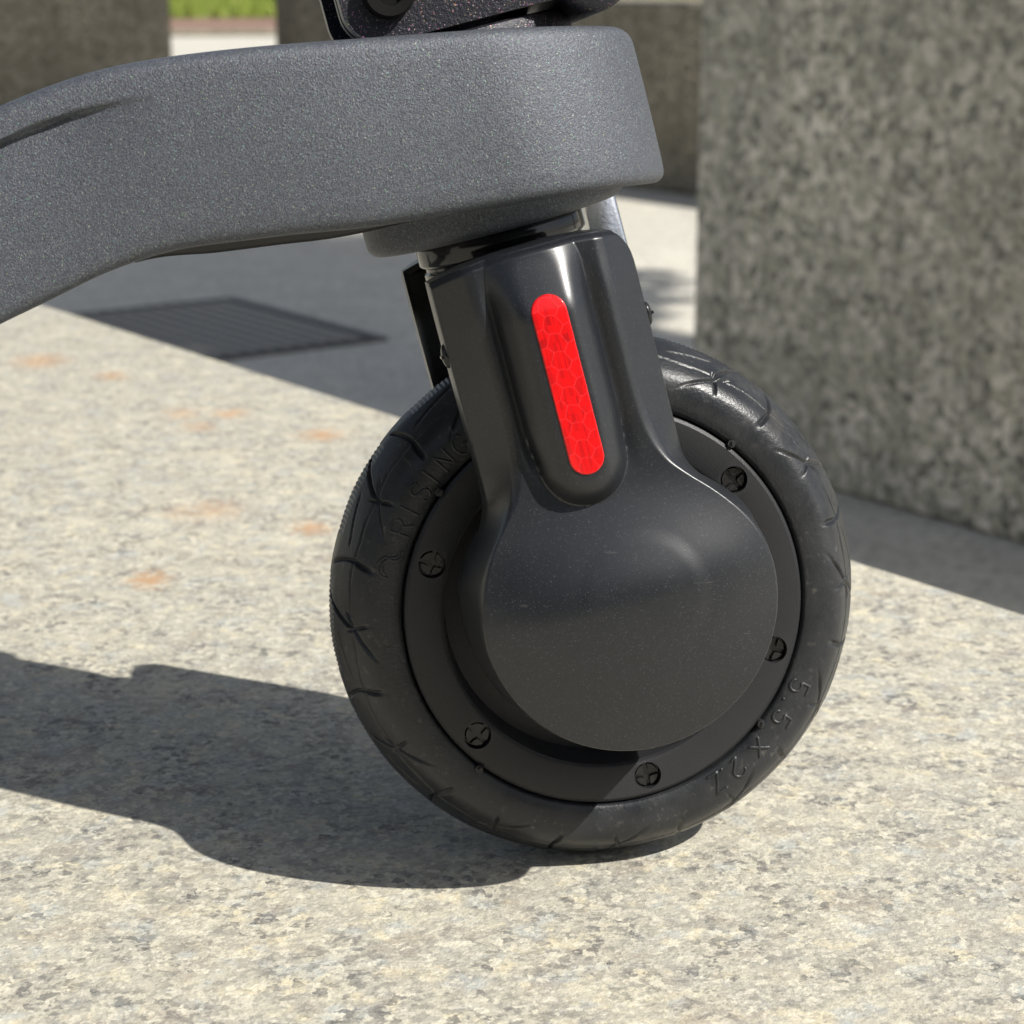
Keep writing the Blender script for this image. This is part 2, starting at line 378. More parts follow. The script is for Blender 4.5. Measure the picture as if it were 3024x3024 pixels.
# trees added out of view; crowns placed to shade the pavement and far block
def make_shade_tree(base, crown_c, crown_r, label):
    t = empty("added_shade_tree", base); tag(t, label, "tree", "trees added for shade")
    b = Vector(base); bm = bmesh.new(); C = Vector(crown_c) - b
    def limb(p, q, r0, r1, seg=6):
        rings = []
        for i in range(seg + 1):
            f = i / seg; c = p.lerp(q, f) + Vector((math.sin(f * 5) * .03, math.cos(f * 4) * .03, 0)) * (f * (1 - f) * 4)
            r = r0 * (1 - f) + r1 * f
            rings.append([bm.verts.new(c + Vector((math.cos(k * .785) * r, math.sin(k * .785) * r, 0))) for k in range(8)])
        for u, v in zip(rings, rings[1:]):
            for k in range(8): bm.faces.new((u[k], u[(k + 1) % 8], v[(k + 1) % 8], v[k]))
    top = Vector((C.x * .9, C.y * .9, C.z - .75)); limb(Vector((0, 0, 0)), top, .11, .07)
    for i in range(9):
        q = C + Vector((rng.uniform(-.75, .75) * crown_r[0], rng.uniform(-.75, .75) * crown_r[1], rng.uniform(-.2, .6) * crown_r[2]))
        limb(top, q, .05, .012)
    link("trunk", bm_mesh("trunk", bm), M['bark'], t, smooth=180)
    n = 15000; d = rng.normal(size=(n, 3)); d /= np.linalg.norm(d, axis=1)[:, None]
    rr = rng.random(n) ** .45; rr *= 1 + .12 * np.sin(d[:, 0] * 7 + 1) * np.cos(d[:, 1] * 6)
    P = d * rr[:, None] * np.array(crown_r) + np.array(C)
    u = rng.normal(size=(n, 3)); u /= np.linalg.norm(u, axis=1)[:, None]; v = np.cross(u, rng.normal(size=(n, 3))); v /= np.linalg.norm(v, axis=1)[:, None]
    L = rng.uniform(.035, .065, n)[:, None]
    Q = np.stack([P - u * L, P + v * L * .45, P + u * L, P - v * L * .45], 1).reshape(-1, 3)
    link("crown", mesh_from("crown", Q, [(4 * i, 4 * i + 1, 4 * i + 2, 4 * i + 3) for i in range(n)]), M['leaf'], t)
HZ = 4.2; sc = Vector((-0.30, 4.05, PZ)); dirh = Vector((SUN.x / SUN.z, SUN.y / SUN.z, 1.0)); cc = sc + dirh * HZ
make_shade_tree((cc.x + .15, cc.y - .1, PZ), cc, (1.05, 1.05, .75), "unseen leafy tree added right of the granite block to shade the manhole cover")
c2 = Vector((-1.05, 7.45, PZ + .3)) + dirh * HZ  # second added tree, its crown set to darken the far left block
make_shade_tree((c2.x + .15, c2.y + .2, PZ), c2, (1.15, .85, .75), "farther unseen leafy tree added to shade the far left granite block")

# tall clipped hedge added unseen behind the camera to darken reflections on the cover
def make_reflection_hedge(cx, cy, L, D, Hh, rz):
    h = empty("reflection_hedge", (cx, cy, PZ), (0, 0, rz)); tag(h, "tall dark clipped hedge added unseen behind the camera for dark reflections", "reflection_hedge")
    n = 22000; f = rng.random(n); P = np.stack([rng.uniform(-L / 2, L / 2, n), rng.uniform(-D / 2, D / 2, n), Hh * rng.random(n)], -1)
    k = rng.random(n); P[k < .62, 1] = D / 2 * (1 - .25 * rng.random((k < .62).sum()) ** 2); tp = k > .88; P[tp, 2] = Hh * (1 - .08 * rng.random(tp.sum()))
    P += rng.normal(0, .03, P.shape); P[:, 2] = np.clip(P[:, 2], .02, None)
    u = rng.normal(size=(n, 3)); u /= np.linalg.norm(u, axis=1)[:, None]; v = np.cross(u, rng.normal(size=(n, 3))); v /= np.linalg.norm(v, axis=1)[:, None]; l = rng.uniform(.05, .09, n)[:, None]
    Q = np.stack([P - u * l, P + v * l * .5, P + u * l, P - v * l * .5], 1).reshape(-1, 3)
    link("foliage", mesh_from("foliage", Q, [(4 * i, 4 * i + 1, 4 * i + 2, 4 * i + 3) for i in range(n)]), M['reflection_hedge'], h)
    for i in range(int(L / .6)):
        x = -L / 2 + .3 + i * .6; o = link("stem", lathe("stem", [(0, 0), (.03, 0), (.022, Hh * .5), (.01, Hh * .85), (0, Hh * .86)], 8, 'Z'), M['bark'], h); o.location = (x, random.uniform(-.05, .05), 0)
M['reflection_hedge'] = plain('reflection_hedge_leaves', (.022, .038, .012), .6, 0, 0, vary=.6)
make_reflection_hedge(-1.4, -3.3, 8.5, .9, 1.95, R(-6))

# ------------------------------------------------------------------ scooter
LEAN = R(-5.619)
scooter = empty("electric_scooter", (0, 0, 0), (LEAN, 0, 0))
tag(scooter, "dark grey folding electric scooter with a red reflector standing on the granite bench", "scooter")
RAKE = R(14.0)
def fork_empty_matrix():      # fork frame: x = forward across the axis, z = up the steering axis, origin at wheel centre
    return Matrix.Translation((0, 0, .07)) @ Matrix.Rotation(-RAKE, 4, 'Y')
FM = fork_empty_matrix()
def to_fork(me): me.transform(FM); return me

# ---- wheel: tyre with moulded tread
prof = np.array([(.0500,-.0110),(.0516,-.0126),(.0522,-.0148),(.0526,-.0158),(.0540,-.0164),(.0562,-.0167),(.0588,-.0166),(.0608,-.0161),(.0626,-.0149),(.0644,-.0128),(.0661,-.0101),(.0677,-.0070),(.0691,-.0036),(.0697,0.0)])
def spline2(P, n):
    d = np.r_[0, np.cumsum(np.hypot(*np.diff(P, axis=0).T))]; fx, fy = catmull(d, P[:, 0]), catmull(d, P[:, 1]); t = np.linspace(0, d[-1], n); return np.c_[fx(t), fy(t)]
half = spline2(prof, 92)
full = np.r_[half, (half * (1, -1))[::-1][1:]]
m_ = len(full); n_ = 1620
th = np.linspace(0, 360, n_, endpoint=False)[:, None]
rr, yy = np.broadcast_to(full[:, 0], (n_, m_)).copy(), np.broadcast_to(full[:, 1], (n_, m_)).copy()
tg = np.gradient(full, axis=0); nrm = np.c_[tg[:, 1], -tg[:, 0]]; nrm /= np.linalg.norm(nrm, axis=1)[:, None]   # outward (r,y)
if nrm[m_ // 2, 0] < 0: nrm = -nrm
by = np.abs(yy); side = yy < 0
# arc coordinate measured from the crown
arc = np.r_[0, np.cumsum(np.hypot(*np.diff(full, axis=0).T))]; arc = np.abs(arc - arc[m_ // 2])[None, :] * np.ones((n_, 1))
deg2m = np.pi / 180 * .067
depth = np.zeros((n_, m_))
def slit(dc, s_mask, width, d):
    global depth
    depth = np.maximum(depth, d * np.clip(1 - np.abs(dc) / width, 0, 1) ** .7 * s_mask)
for kk in range(24):
    phi = 3 + 15 * kk; dth = (th - phi + 180) % 360 - 180; dm = dth * deg2m * np.ones((1, m_))
    A = arc
    if kk % 2:      # plain nick across the shoulder, bending into the tread
        bend = .0060 * np.clip((.0130 - A) / .013, 0, 1) ** 1.6
        msk = sstep(.0205, .0165, A) * sstep(.002, .004, A)
        slit(dm - bend - (A - .0145) * .18, msk, .00065 + .00035 * sstep(.012, .016, A), .0011)
    else:           # star: two nicks crossing on the shoulder plus a curved tread groove
        msk = sstep(.0215, .0165, A) * sstep(.0105, .0125, A)
        slit(dm - (A - .0142) * 1.5, msk, .0010, .0011)
        slit(dm + (A - .0142) * .25, msk * sstep(.020, .017, A), .0006, .0010)
        bend = -.0085 * np.clip((.0140 - A) / .014, 0, 1) ** 1.3
        slit(dm - bend, sstep(.0145, .013, A) * sstep(.0, .002, A), .0008, .0011)
        # long longitudinal sipe
        slit((A - .0062) - dm * .22, sstep(.0, .002, dm) * sstep(.0150, .0115, dm), .00035, .0006)
line = .0004 * np.sin(np.radians(th * 12)) + .0002 * np.sin(np.radians(th * 31 + 40))
slit(arc - .0128 - line, (0.8 + .2 * np.sin(np.radians(th * 5 + 30))) * np.ones((1, m_)), .00034, .0007)
rib = sstep(.0046, .0036, arc) * (np.abs(((th - 3 + 15) % 30) - 15) < 10.5) * (0.5 + .5 * np.sin(np.radians(th * 330)))
depth = np.maximum(depth, .00026 * rib)
wear = .00010 * np.sin(np.radians(th * 17)) * np.sin(np.radians(th * 5 + 20))
rr = rr - nrm[None, :, 0] * depth + wear * sstep(.02, .0, arc); yy = yy - nrm[None, :, 1] * depth
rr = np.minimum(rr, .0700)
t_ = np.radians(th)
V = np.stack([rr * np.cos(t_), yy, rr * np.sin(t_)], -1)
tyre_me = mesh_from("tyre", V.reshape(-1, 3), grid_faces(n_, m_, cu=True, flip=True))

# hub / rim disc
hub_prof = [(.0, -.0040), (.030, -.0040), (.0402, -.0045), (.0408, -.0060), (.0416, -.0152), (.0422, -.0160), (.0430, -.0163), (.0508, -.0163), (.0516, -.01565), (.05185, -.0150), (.0519, -.0130), (.0500, -.010)]
hub_prof = hub_prof + [(r, -y) for r, y in hub_prof[::-1]]
hub_me = lathe("wheel", hub_prof, 180)
wheel = link("wheel", hub_me, M['rim'], scooter, smooth=28); wheel.location = (0, 0, .07)
SCREW_ANG = [163.5, 223.5, 283.5, 343.5, 43.5, 103.5]; SR = .0463
cut = []
for ang in SCREW_ANG:
    bm = bmesh.new(); bmesh.ops.create_cone(bm, cap_ends=True, segments=32, radius1=.00355, radius2=.00355, depth=.008, matrix=Matrix.Rotation(R(90), 4, 'X'))
    c = link("cut", bm_mesh("cut", bm), None); c.location = (SR * math.cos(R(ang)), -.0170, .07 + SR * math.sin(R(ang))); c.rotation_euler = (0, 0, 0)
    c.parent = scooter; cut.append(c)
bpy.context.view_layer.update(); apply_boolean(wheel, cut)
wheel.data.polygons.foreach_set("use_smooth", [True] * len(wheel.data.polygons)); wheel.data.set_sharp_from_angle(angle=R(28))
tyre = link("tyre", tyre_me, M['rubber'], wheel, smooth=180)
# phillips screws
bm = bmesh.new(); bmesh.ops.create_cone(bm, cap_ends=True, segments=28, radius1=.0034, radius2=.0034, depth=.0012, matrix=Matrix.Translation((0, .0009, 0)) @ Matrix.Rotation(R(90), 4, 'X'))
for q in range(4):
    pts = []; w = .00062
    a0 = math.asin(w / .0031)
    for k in range(7):
        a = a0 + (math.pi / 2 - 2 * a0) * k / 6; pts.append((.0031 * math.cos(a), .0031 * math.sin(a)))
    pts += [(w, .0018), (w + .0002, w + .0002), (.0018, w)][0:3]
    ca, sa = math.cos(q * math.pi / 2), math.sin(q * math.pi / 2)
    lo = [bm.verts.new((x * ca - y * sa, .0004, x * sa + y * ca)) for x, y in pts]
    hi = [bm.verts.new(((x * ca - y * sa) * .93 + .00008, -.0007, (x * sa + y * ca) * .93)) for x, y in pts]
    bm.faces.new(hi)
    for i in range(len(pts)): bm.faces.new((lo[i], lo[(i + 1) % len(pts)], hi[(i + 1) % len(pts)], hi[i]))
screw_me = bm_mesh("screw", bm); screw_me.materials.append(M['screw'])
for i, ang in enumerate(SCREW_ANG):
    o = bpy.data.objects.new("screw", screw_me); col.objects.link(o); o.parent = wheel
    o.location = (SR * math.cos(R(ang)), -.0143, SR * math.sin(R(ang))); o.rotation_euler = (0, R(17 + i * 31 % 90), 0)
# moulding nubs on the seam
for ang in (51.4, -129.3, -38.7, 143.3):
    bm = bmesh.new(); bmesh.ops.create_cone(bm, cap_ends=True, segments=16, radius1=.0013, radius2=.0010, depth=.0028, matrix=Matrix.Rotation(R(90), 4, 'X'))
    bmesh.ops.create_cone(bm, cap_ends=True, segments=12, radius1=.0006, radius2=.0004, depth=.0010, matrix=Matrix.Translation((.0002, -.0017, .0002)) @ Matrix.Rotation(R(90), 4, 'X'))
    o = link("moulding_nub", bm_mesh("moulding_nub", bm), M['rim'], wheel, smooth=35); o.location = (.0527 * math.cos(R(ang)), -.0152, .0527 * math.sin(R(ang)))
# raised lettering, single-stroke glyphs swept over the sidewall
def arcpts(cx, cy, rx, ry, a0, a1, n=10): return [(cx + rx * math.cos(R(a0 + (a1 - a0) * k / n)), cy + ry * math.sin(R(a0 + (a1 - a0) * k / n))) for k in range(n + 1)]
GL = {'5': [[(.62, 1), (.12, 1), (.08, .56)] + arcpts(.32, .30, .32, .30, 130, -150, 14)], '.': [[(.15, .02), (.18, .05)]],
      'X': [[(.0, .1), (.7, .9)], [(.7, .1), (.0, .9)]], '2': [arcpts(.32, .70, .32, .30, 165, -40, 12) + [(.02, 0), (.40, .02)]],
      'Z': [[(.02, 1), (.62, 1), (.02, 0), (.66, 0)]], 'R': [[(0, 0), (0, 1), (.38, 1)] + arcpts(.38, .76, .24, .24, 90, -90, 10) + [(0, .52)], [(.34, .52), (.64, 0)]],
      'I': [[(0, 0), (0, 1)]], 'S': [arcpts(.32, .75, .30, .25, 30, 270, 12) + arcpts(.32, .25, .30, .25, 90, -150, 12)],
      'N': [[(0, 0), (0, 1), (.6, 0), (.6, 1)]], 'G': [arcpts(.36, .5, .36, .5, 50, 320, 16) + [(.66, .45), (.40, .45)]],
      '~': [arcpts(.25, .62, .5, .42, 190, 20, 14) + arcpts(1.0, .42, .38, .40, 160, 300, 10), arcpts(.25, .62, .34, .24, 175, 25, 12) + arcpts(1.06, .42, .30, .22, 165, 290, 10)]}
side_y = lambda r: np.interp(r, half[:, 0], half[:, 1])
def lettering(name, items, r0, size, thick):
    V, F = [], []
    for ch, ang in items:
        for st in GL[ch]:
            wd = {'.': .18, 'X': .7, '5': .64, '2': .64, 'Z': .64, 'R': .62, 'I': 0, 'S': .62, 'N': .6, 'G': .7, '~': 1.2}[ch] / 2
            P = []
            for (x0, y0), (x1, y1) in zip(st, st[1:]):
                k = max(2, int(math.hypot(x1 - x0, y1 - y0) / .08))
                P += [(x0 + (x1 - x0) * i / k, y0 + (y1 - y0) * i / k) for i in range(k)]
            P.append(st[-1]); pts = []
            for gx, gy in P:
                r = r0 + (gy - .5) * size; a = R(ang) - (gx - wd) * size / r0     # reads clockwise, tops outward
                pts.append(np.array([r * math.cos(a), side_y(r), r * math.sin(a)]))
            pts = np.array(pts); tgt = np.gradient(pts, axis=0) if len(pts) > 1 else np.array([[1, 0, 0]])
            tgt[:, 1] = 0; tgt /= np.linalg.norm(tgt, axis=1)[:, None] + 1e-9
            bi = np.c_[-tgt[:, 2], np.zeros(len(tgt)), tgt[:, 0]]; up = np.array([0, -1, 0])
            sec = [(-1, -.3), (-.8, .45), (0, .8), (.8, .45), (1, -.3)]
            base = len(V); m = len(sec)
            pp = np.r_[pts[:1] - tgt[:1] * thick * .8, pts, pts[-1:] + tgt[-1:] * thick * .8]; bb = np.r_[bi[:1], bi, bi[-1:]]; sc_ = np.r_[.15, np.ones(len(pts)), .15]
            for p, b, s in zip(pp, bb, sc_):
                for sx, sy in sec: V.append(p + b * sx * thick * s + up * (sy * thick * (s if sy > 0 else 1)))
            F += grid_faces(len(pp), m, off=base)
    me = fix_normals(mesh_from(name, V, F)); return link(name, me, M['rubber'], wheel, smooth=180)
lettering("size_lettering", [('5', -24.5), ('.', -28.9), ('5', -34.2), ('X', -44.0), ('2', -52.0), ('.', -55.3), ('Z', -58.6)], .0563, .0050, .00042)
lettering("name_lettering", [('~', 165.0), ('R', 156.2), ('I', 151.4), ('S', 146.0), ('I', 141.3), ('N', 135.8), ('G', 130.2)], .0567, .0052, .00040)

# ---- fork: crown, legs and steering tube in the fork frame
bm = bmesh.new()
for s in (-1, 1):
    bmesh.ops.create_cube(bm, size=1, matrix=Matrix.Translation((.0007, s * .0265, .042)) @ Matrix.Diagonal((.026, .006, .100, 1)))
bmesh.ops.create_cube(bm, size=1, matrix=Matrix.Translation((.0007, 0, .0845)) @ Matrix.Diagonal((.036, .047, .012, 1)))
bmesh.ops.bevel(bm, geom=bm.edges[:], offset=.0015, segments=2, affect='EDGES')
fork = link("fork", to_fork(bm_mesh("fork", bm)), M['inner'], scooter, smooth=35)
ring = [(.0, .0895), (.0190, .0895), (.0205, .0900), (.0212, .0912), (.0212, .0925), (.0205, .0932), (.0205, .0938), (.0216, .0946), (.0218, .0950), (.0218, .0988), (.0216, .0994), (.020, .0996), (.020, .112), (0, .112)]
link("steering_tube", to_fork(lathe("steering_tube", ring, 96, 'Z')), M['gloss'], fork, smooth=40)

# bare bracket plate in front of the far leg
link("bracket_plate", to_fork(prism("bracket_plate", [(.012, .018), (.030, .020), (.0372, .030), (.0385, .045), (.0380, .0985), (.0365, .1000), (.0290, .1000), (.0290, .0840), (.012, .0800)], .034, .050, .001, 2)), M['metal'], fork, smooth=40)
# near cover as one moulded shell
VC = .0007
CV, CU, CR = 1.3, 7.0, 38.8
_u = np.array([-31.8, -31.2, -30, -28, -25, -21, -16, -10, -4, 2, 8, 14, 19.0])
_w = np.sqrt(np.clip(CR ** 2 - (_u - CU) ** 2, 1e-4, None))
Wf = catmull(np.r_[_u, 23.5, 26.5, 29, 31.5, 34, 37, 41, 46, 65, 80, 88, 93, 96, 98], np.r_[_w, 34.2, 31.6, 29.2, 27.4, 26.1, 25.2, 24.9, 24.8, 24.8, 24.8, 24.75, 24.7, 24.6, 24.5])
Sf = catmull([-34, 5, 12, 19, 24.5, 29.2, 33.5, 38, 41, 46, 52, 70, 97], [30, 36.0, 35.4, 33.2, 30.2, 26.8, 22.8, 18.8, 17.0, 15.2, 14.2, 13.9, 14.4])
RC = lambda u: CV * sstep(34, 14, u)          # the disc sits slightly forward of the neck
def stadium(v, u, u0, u1, r): return np.hypot(v, u - np.clip(u, u0, u1)) - r
def cover_height(v, u):
    """distance of the shell's face from the wheel plane, in mm"""
    av = np.abs(v - RC(u))
    rho = np.hypot(v - CV, u - CU)
    neck = sstep(8, 42, u)
    Wn, Sn = Wf(u), Sf(u)
    edge_h = 30.0 + 5.2 * sstep(24, 46, u)
    face_n = 44.2 - 1.0 * sstep(80, 97, u) + 1.5 * sstep(52, 22, u)
    dome = 6.2 * (1 - np.clip(rho / 36.5, 0, 1) ** 2.0) + .22 * sstep(17, 12.5, np.hypot(v - 4.0, u - 9))
    face = (47.5 + dome) * (1 - neck) + face_n * neck
    # drafted side wall with a crisp shoulder, by rows on the neck and radially round the disc
    q_row = np.clip((Wn - av) / np.maximum(Wn - Sn, .5), 0, 1); q_disc = np.clip((CR - rho) / 2.8, 0, 1)
    k = sstep(2, 12, u); q = q_disc * (1 - k) + q_row * k
    wall = np.where(q < .72, q / .72 * .88, .88 + .12 * np.sin(np.clip((q - .72) / .28, 0, 1) * np.pi / 2))
    h = edge_h + (face - edge_h) * wall
    # pod with a groove round it
    dpod = stadium(v + .9, u, 43.6, 90.0, 11.7 - 1.1 * sstep(56, 38, u))
    low = sstep(94, 80, u)
    valley = -1.1 * np.exp(-(np.clip(dpod, -1, 9) / 2.2) ** 2) * sstep(36, 50, u) * low
    pod = 5.0 * (1 - np.clip((dpod + 5.5) / 5.5, 0, 1) ** 1.7) * sstep(.0, -1.0, dpod) if False else 4.6 * sstep(.4, -5.2, dpod)
    podtop = 51.4 - 0.9 * ((v + .9) / 11.6) ** 2 - 5.0 * sstep(79, 96, u)
    hp = h + valley
    tp_ = np.clip(-dpod / 7.5, 0, 1); wpod = (1 - (1 - tp_) ** 2.3)
    h2 = hp * (1 - wpod) + np.maximum(podtop, hp) * wpod
    return h2
us = np.r_[-31.8 + 9 * (np.linspace(0, 1, 30) ** 2.0), np.linspace(-22.4, 93.6, 330), 93.6 + 2.2 * np.linspace(0.05, 1, 12)]
tt = np.linspace(-1, 1, 181); tt = np.sign(tt) * (1 - (1 - np.abs(tt)) ** 1.35)
U, TT = np.meshgrid(us, tt, indexing='ij'); Vv = RC(U) + TT * Wf(U) * (1 - (TT > 0) * (.015 * sstep(86, 92, U) + .16 * np.clip((U - 89) / 7.0, 0, 1) ** 2.2))
H = cover_height(Vv, U)
topdrop = sstep(93.8, 95.8, U); H = H - 2.2 * topdrop ** 2
edge_round = np.clip((np.abs(TT) - .985) / .015, 0, 1); H = H - 0.8 * edge_round ** 2
Up = U - 2.8 * np.clip((np.abs(Vv) - 2) / 22.5, 0, 1) ** 2.4 * sstep(78, 95.8, U)
def shell(sign):
    k_ = (.9915, -.58, 1.1, 4.0) if sign > 0 else (1, 0, 0, 2.0)     # the near cover stands a little prouder
    P = np.stack([((Vv + .7) * k_[0] + k_[1]) * 1e-3, -sign * (H + k_[3]) * 1e-3, (Up * k_[0] + k_[2]) * 1e-3], -1); n, m = U.shape
    V = P.reshape(-1, 3).tolist(); F = grid_faces(n, m)
    # rim wall back towards the wheel, then an inner skin
    loop = [(i, 0) for i in range(n)] + [(n - 1, j) for j in range(1, m)] + [(i, m - 1) for i in range(n - 2, -1, -1)] + [(0, j) for j in range(m - 2, 0, -1)]
    idx = [i * m + j for i, j in loop]; b = len(V)
    for i, j in loop:
        p = P[i, j].copy(); p[1] = -sign * (.0268 if Up[i, j] < 30 else .0300); V.append(p.tolist())
    L = len(loop)
    for k in range(L): F.append((idx[k], idx[(k + 1) % L], b + (k + 1) % L, b + k))
    b2_ = len(V)
    for i, j in loop:
        p = P[i, j].copy(); p[1] = -sign * (.0275 if Up[i, j] < 30 else .0307); p[0] = .0007 + (p[0] - .0007) * .93; p[2] = p[2] - .0015 if Up[i, j] > 90 else p[2] * .96 + .0003; V.append(p.tolist())
    for k in range(L): F.append((b + k, b + (k + 1) % L, b2_ + (k + 1) % L, b2_ + k))
    # inner skin across (mirror pairs of the loop)
    for k in range(n - 1):
        F.append((b2_ + k, b2_ + k + 1, b2_ + (n + m - 2 + n - 1 - (k + 1)), b2_ + (n + m - 2 + n - 1 - k)))
    me = mesh_from("fork_cover", V, F); fix_normals(me); to_fork(me); return me
near = link("fork_cover", shell(1), M['cover'], fork, smooth=50)
farc = link("fork_cover", shell(-1), M['cover'], fork, smooth=50)
near["label"] = "satin black cover carrying the red reflector"
# red reflector on the pod, hexagon cells in the tape
def reflector(sign):
    uu = np.linspace(41.2, 84.8, 300); r = 4.3; tq = np.linspace(-1, 1, 61); uq, tq2 = np.meshgrid(uu, tq, indexing='ij')
    cen0, cen1 = 41.2 + r, 84.8 - r
    hw = np.sqrt(np.clip(r * r - (uq - np.clip(uq, cen0, cen1)) ** 2, 1e-6, None)); vq = tq2 * hw - .85
    h = cover_height(vq, uq) + .38; d = np.minimum(r - np.hypot(vq + .85, uq - np.clip(uq, cen0, cen1)), 9)
    h = h - .55 * (1 - np.clip(d / .35, 0, 1)) ** 2
    k_ = (.9915, -.58, 1.1, 4.0) if sign > 0 else (1, 0, 0, 2.0)
    P = np.stack([((vq + .7) * k_[0] + k_[1]) * 1e-3, -sign * (h + k_[3]) * 1e-3, (uq * k_[0] + k_[2]) * 1e-3], -1)
    me = mesh_from("reflector", P.reshape(-1, 3), grid_faces(*uq.shape))
    s = 4.3; hx, hy = s, s * math.sqrt(3)
    def cells(x, y):
        a = np.stack([(x + 50 * hx) % hx - hx / 2, (y + 50 * hy) % hy - hy / 2], -1); b = np.stack([(x + 50 * hx - hx / 2) % hx - hx / 2, (y + 50 * hy - hy / 2) % hy - hy / 2], -1)
        g = np.where(((a ** 2).sum(-1) < (b ** 2).sum(-1))[..., None], a, b); e = s / 2 - np.maximum(np.abs(g[..., 0]), np.abs(g[..., 0]) * .5 + np.abs(g[..., 1]) * .866); return g, e
    g, e = cells(uq + .4 * np.sin(vq), vq + 1.0); cx, cy = np.round((uq - g[..., 0]) * 10), np.round((vq - g[..., 1]) * 10)
    rnd = np.modf(np.abs(np.sin(cx * 12.9898 + cy * 78.233) * 43758.5453))[0]; fac = np.modf(np.abs(np.sin(cx * 3.1 + np.sign(g[..., 0]) * 7.7 + np.sign(g[..., 1]) * 5.1) * 917.3))[0]
    at = me.color_attributes.new("hexa", 'FLOAT_COLOR', 'POINT'); c = np.zeros((uq.size, 4), np.float32); c[:, 3] = 1
    c[:, 0] = np.clip(1 - e / .16, 0, 1).ravel(); c[:, 1] = np.clip((rnd * .6 + fac * .55 - .35) * 1.3, 0, 1).ravel()
    at.data.foreach_set("color", c.ravel()); to_fork(fix_normals(me))
    return link("reflector", me, M['red'], fork, smooth=180)
reflector(1)["label"] = "bright red pill shaped reflector with hexagon cells"
reflector(-1)
# small side screws on the cover flanks
for s, u in ((-1, .0745), (1, .0715)):
    bm = bmesh.new(); bmesh.ops.create_uvsphere(bm, u_segments=18, v_segments=10, radius=1, matrix=Matrix.Diagonal((.0012, .0021, .0030, 1)))
    bmesh.ops.create_cube(bm, size=1, matrix=Matrix.Translation((s * .0008, 0, 0)) @ Matrix.Diagonal((.0012, .0030, .0007, 1)))
    me = bm_mesh("cover_screw", bm); me.transform(Matrix.Translation((.0002 + s * .0247, -.0365, u + .001))); to_fork(me); link("cover_screw", me, M['screw'], fork, smooth=40)

# ---- frame arm
ztf = catmull([-.36, -.30, -.24, -.19, -.160, -.142, -.1313, -.1206, -.1029, -.0886, -.0633, -.0340, -.0142, .0, .02],
              [.090, .108, .143, .1735, .1885, .1971, .2011, .2045, .2073, .2088, .2106, .2126, .2138, .2148, .2158])
zbf = catmull([-.36, -.30, -.24, -.19, -.160, -.1446, -.1325, -.1228, -.1131, -.1047, -.0914, -.0767, -.0608, -.0447, -.0272, -.0120, .0, .02],
              [.050, .065, .094, .1235, .1400, .1478, .1532, .1580, .1615, .1638, .1653, .1669, .1680, .1702, .1727, .1749, .1763, .1773])
def smoothed(f, w=.010):
    g = np.linspace(-.36, .03, 400); y = f(g); k = np.exp(-(np.arange(-30, 31) * (g[1] - g[0]) / w) ** 2); k /= k.sum()
    yp = np.r_[2 * y[0] - y[30:0:-1], y, 2 * y[-1] - y[-2:-32:-1]]; ys = np.convolve(yp, k, 'valid'); return lambda x: np.interp(x, g, ys)
ztf = smoothed(ztf); zbf = smoothed(zbf, .006)
zgf = catmull([-.20, -.160, -.1424, -.1352, -.1281, -.1210, -.1139, -.09], [.158, .180, .1893, .1924, .1947, .1964, .1977, .1995])
HR = .0455
Xs = np.r_[np.linspace(-.33, 0, 120)]; be = np.linspace(0, np.pi / 2, 40)[1:]
hw = lambda X: HR - .0055 * sstep(-.03, -.13, X)
PX = np.r_[Xs, HR * np.sin(be)]; PY = np.r_[-hw(Xs), -HR * np.cos(be)]
NX = np.r_[np.zeros(len(Xs)), np.sin(be)]; NY = np.r_[-np.ones(len(Xs)), -np.cos(be)]
re = .0036
lev = [(.030, 'b', 0), (.012, 'b', 0)] + [(re * (1 - math.sin(a)), 'b', re * (1 - math.cos(a))) for a in np.linspace(0, math.pi / 2, 7)]
lev += [(0, 'f', f) for f in np.linspace(.06, .94, 60)]
ret = .0038
lev += [(ret * (1 - math.cos(a)), 't', -ret * (1 - math.sin(a))) for a in np.linspace(0, math.pi / 2, 8)] + [(.012, 't', .0006), (.030, 't', .0012)]
rows = []
for ins, kind, val in lev:
    X = PX - NX * ins; Y = PY - NY * ins; Y = np.minimum(Y, -1e-5)
    x = X - .030
    for _ in range(3):
        zb, zt = zbf(x), ztf(x)
        z = zb + val if kind == 'b' else zt + val if kind == 't' else (zb + re) + (zt - ret - zb - re) * val
        x = X - .030 + sstep(-.11, -.05, X) * (-(z - .07) * math.tan(RAKE) + .030)
    if kind == 'f':
        zg = zgf(x); fade = sstep(-.1060, -.134, x) * sstep(-.33, -.25, x)
        d = .0030 * fade * np.where(z < zg, np.exp(-np.clip(zg - z, 0, 1) / .013), 0) * sstep(0, .0011, zg - z)
        d += .0009 * np.sin((z - zb) / (zt - zb) * np.pi) * -1     # very slightly crowned face
        Y = Y + d
    rows.append(np.stack([x, Y, z], -1))
G = np.array(rows); n, m = G.shape[:2]
Vn = G.reshape(-1, 3); Vf_ = Vn * (1, -1, 1); F = grid_faces(n, m) + grid_faces(n, m, off=n * m, flip=True)
for i in (0, n - 1):
    for j in range(m - 1): F.append((i * m + j, i * m + j + 1, n * m + i * m + j + 1, n * m + i * m + j))
for i in range(n - 1): F.append((i * m, (i + 1) * m, n * m + (i + 1) * m, n * m + i * m)); F.append((i * m + m - 1, (i + 1) * m + m - 1, n * m + (i + 1) * m + m - 1, n * m + i * m + m - 1))
arm_me = mesh_from("frame_arm", np.r_[Vn, Vf_], F)
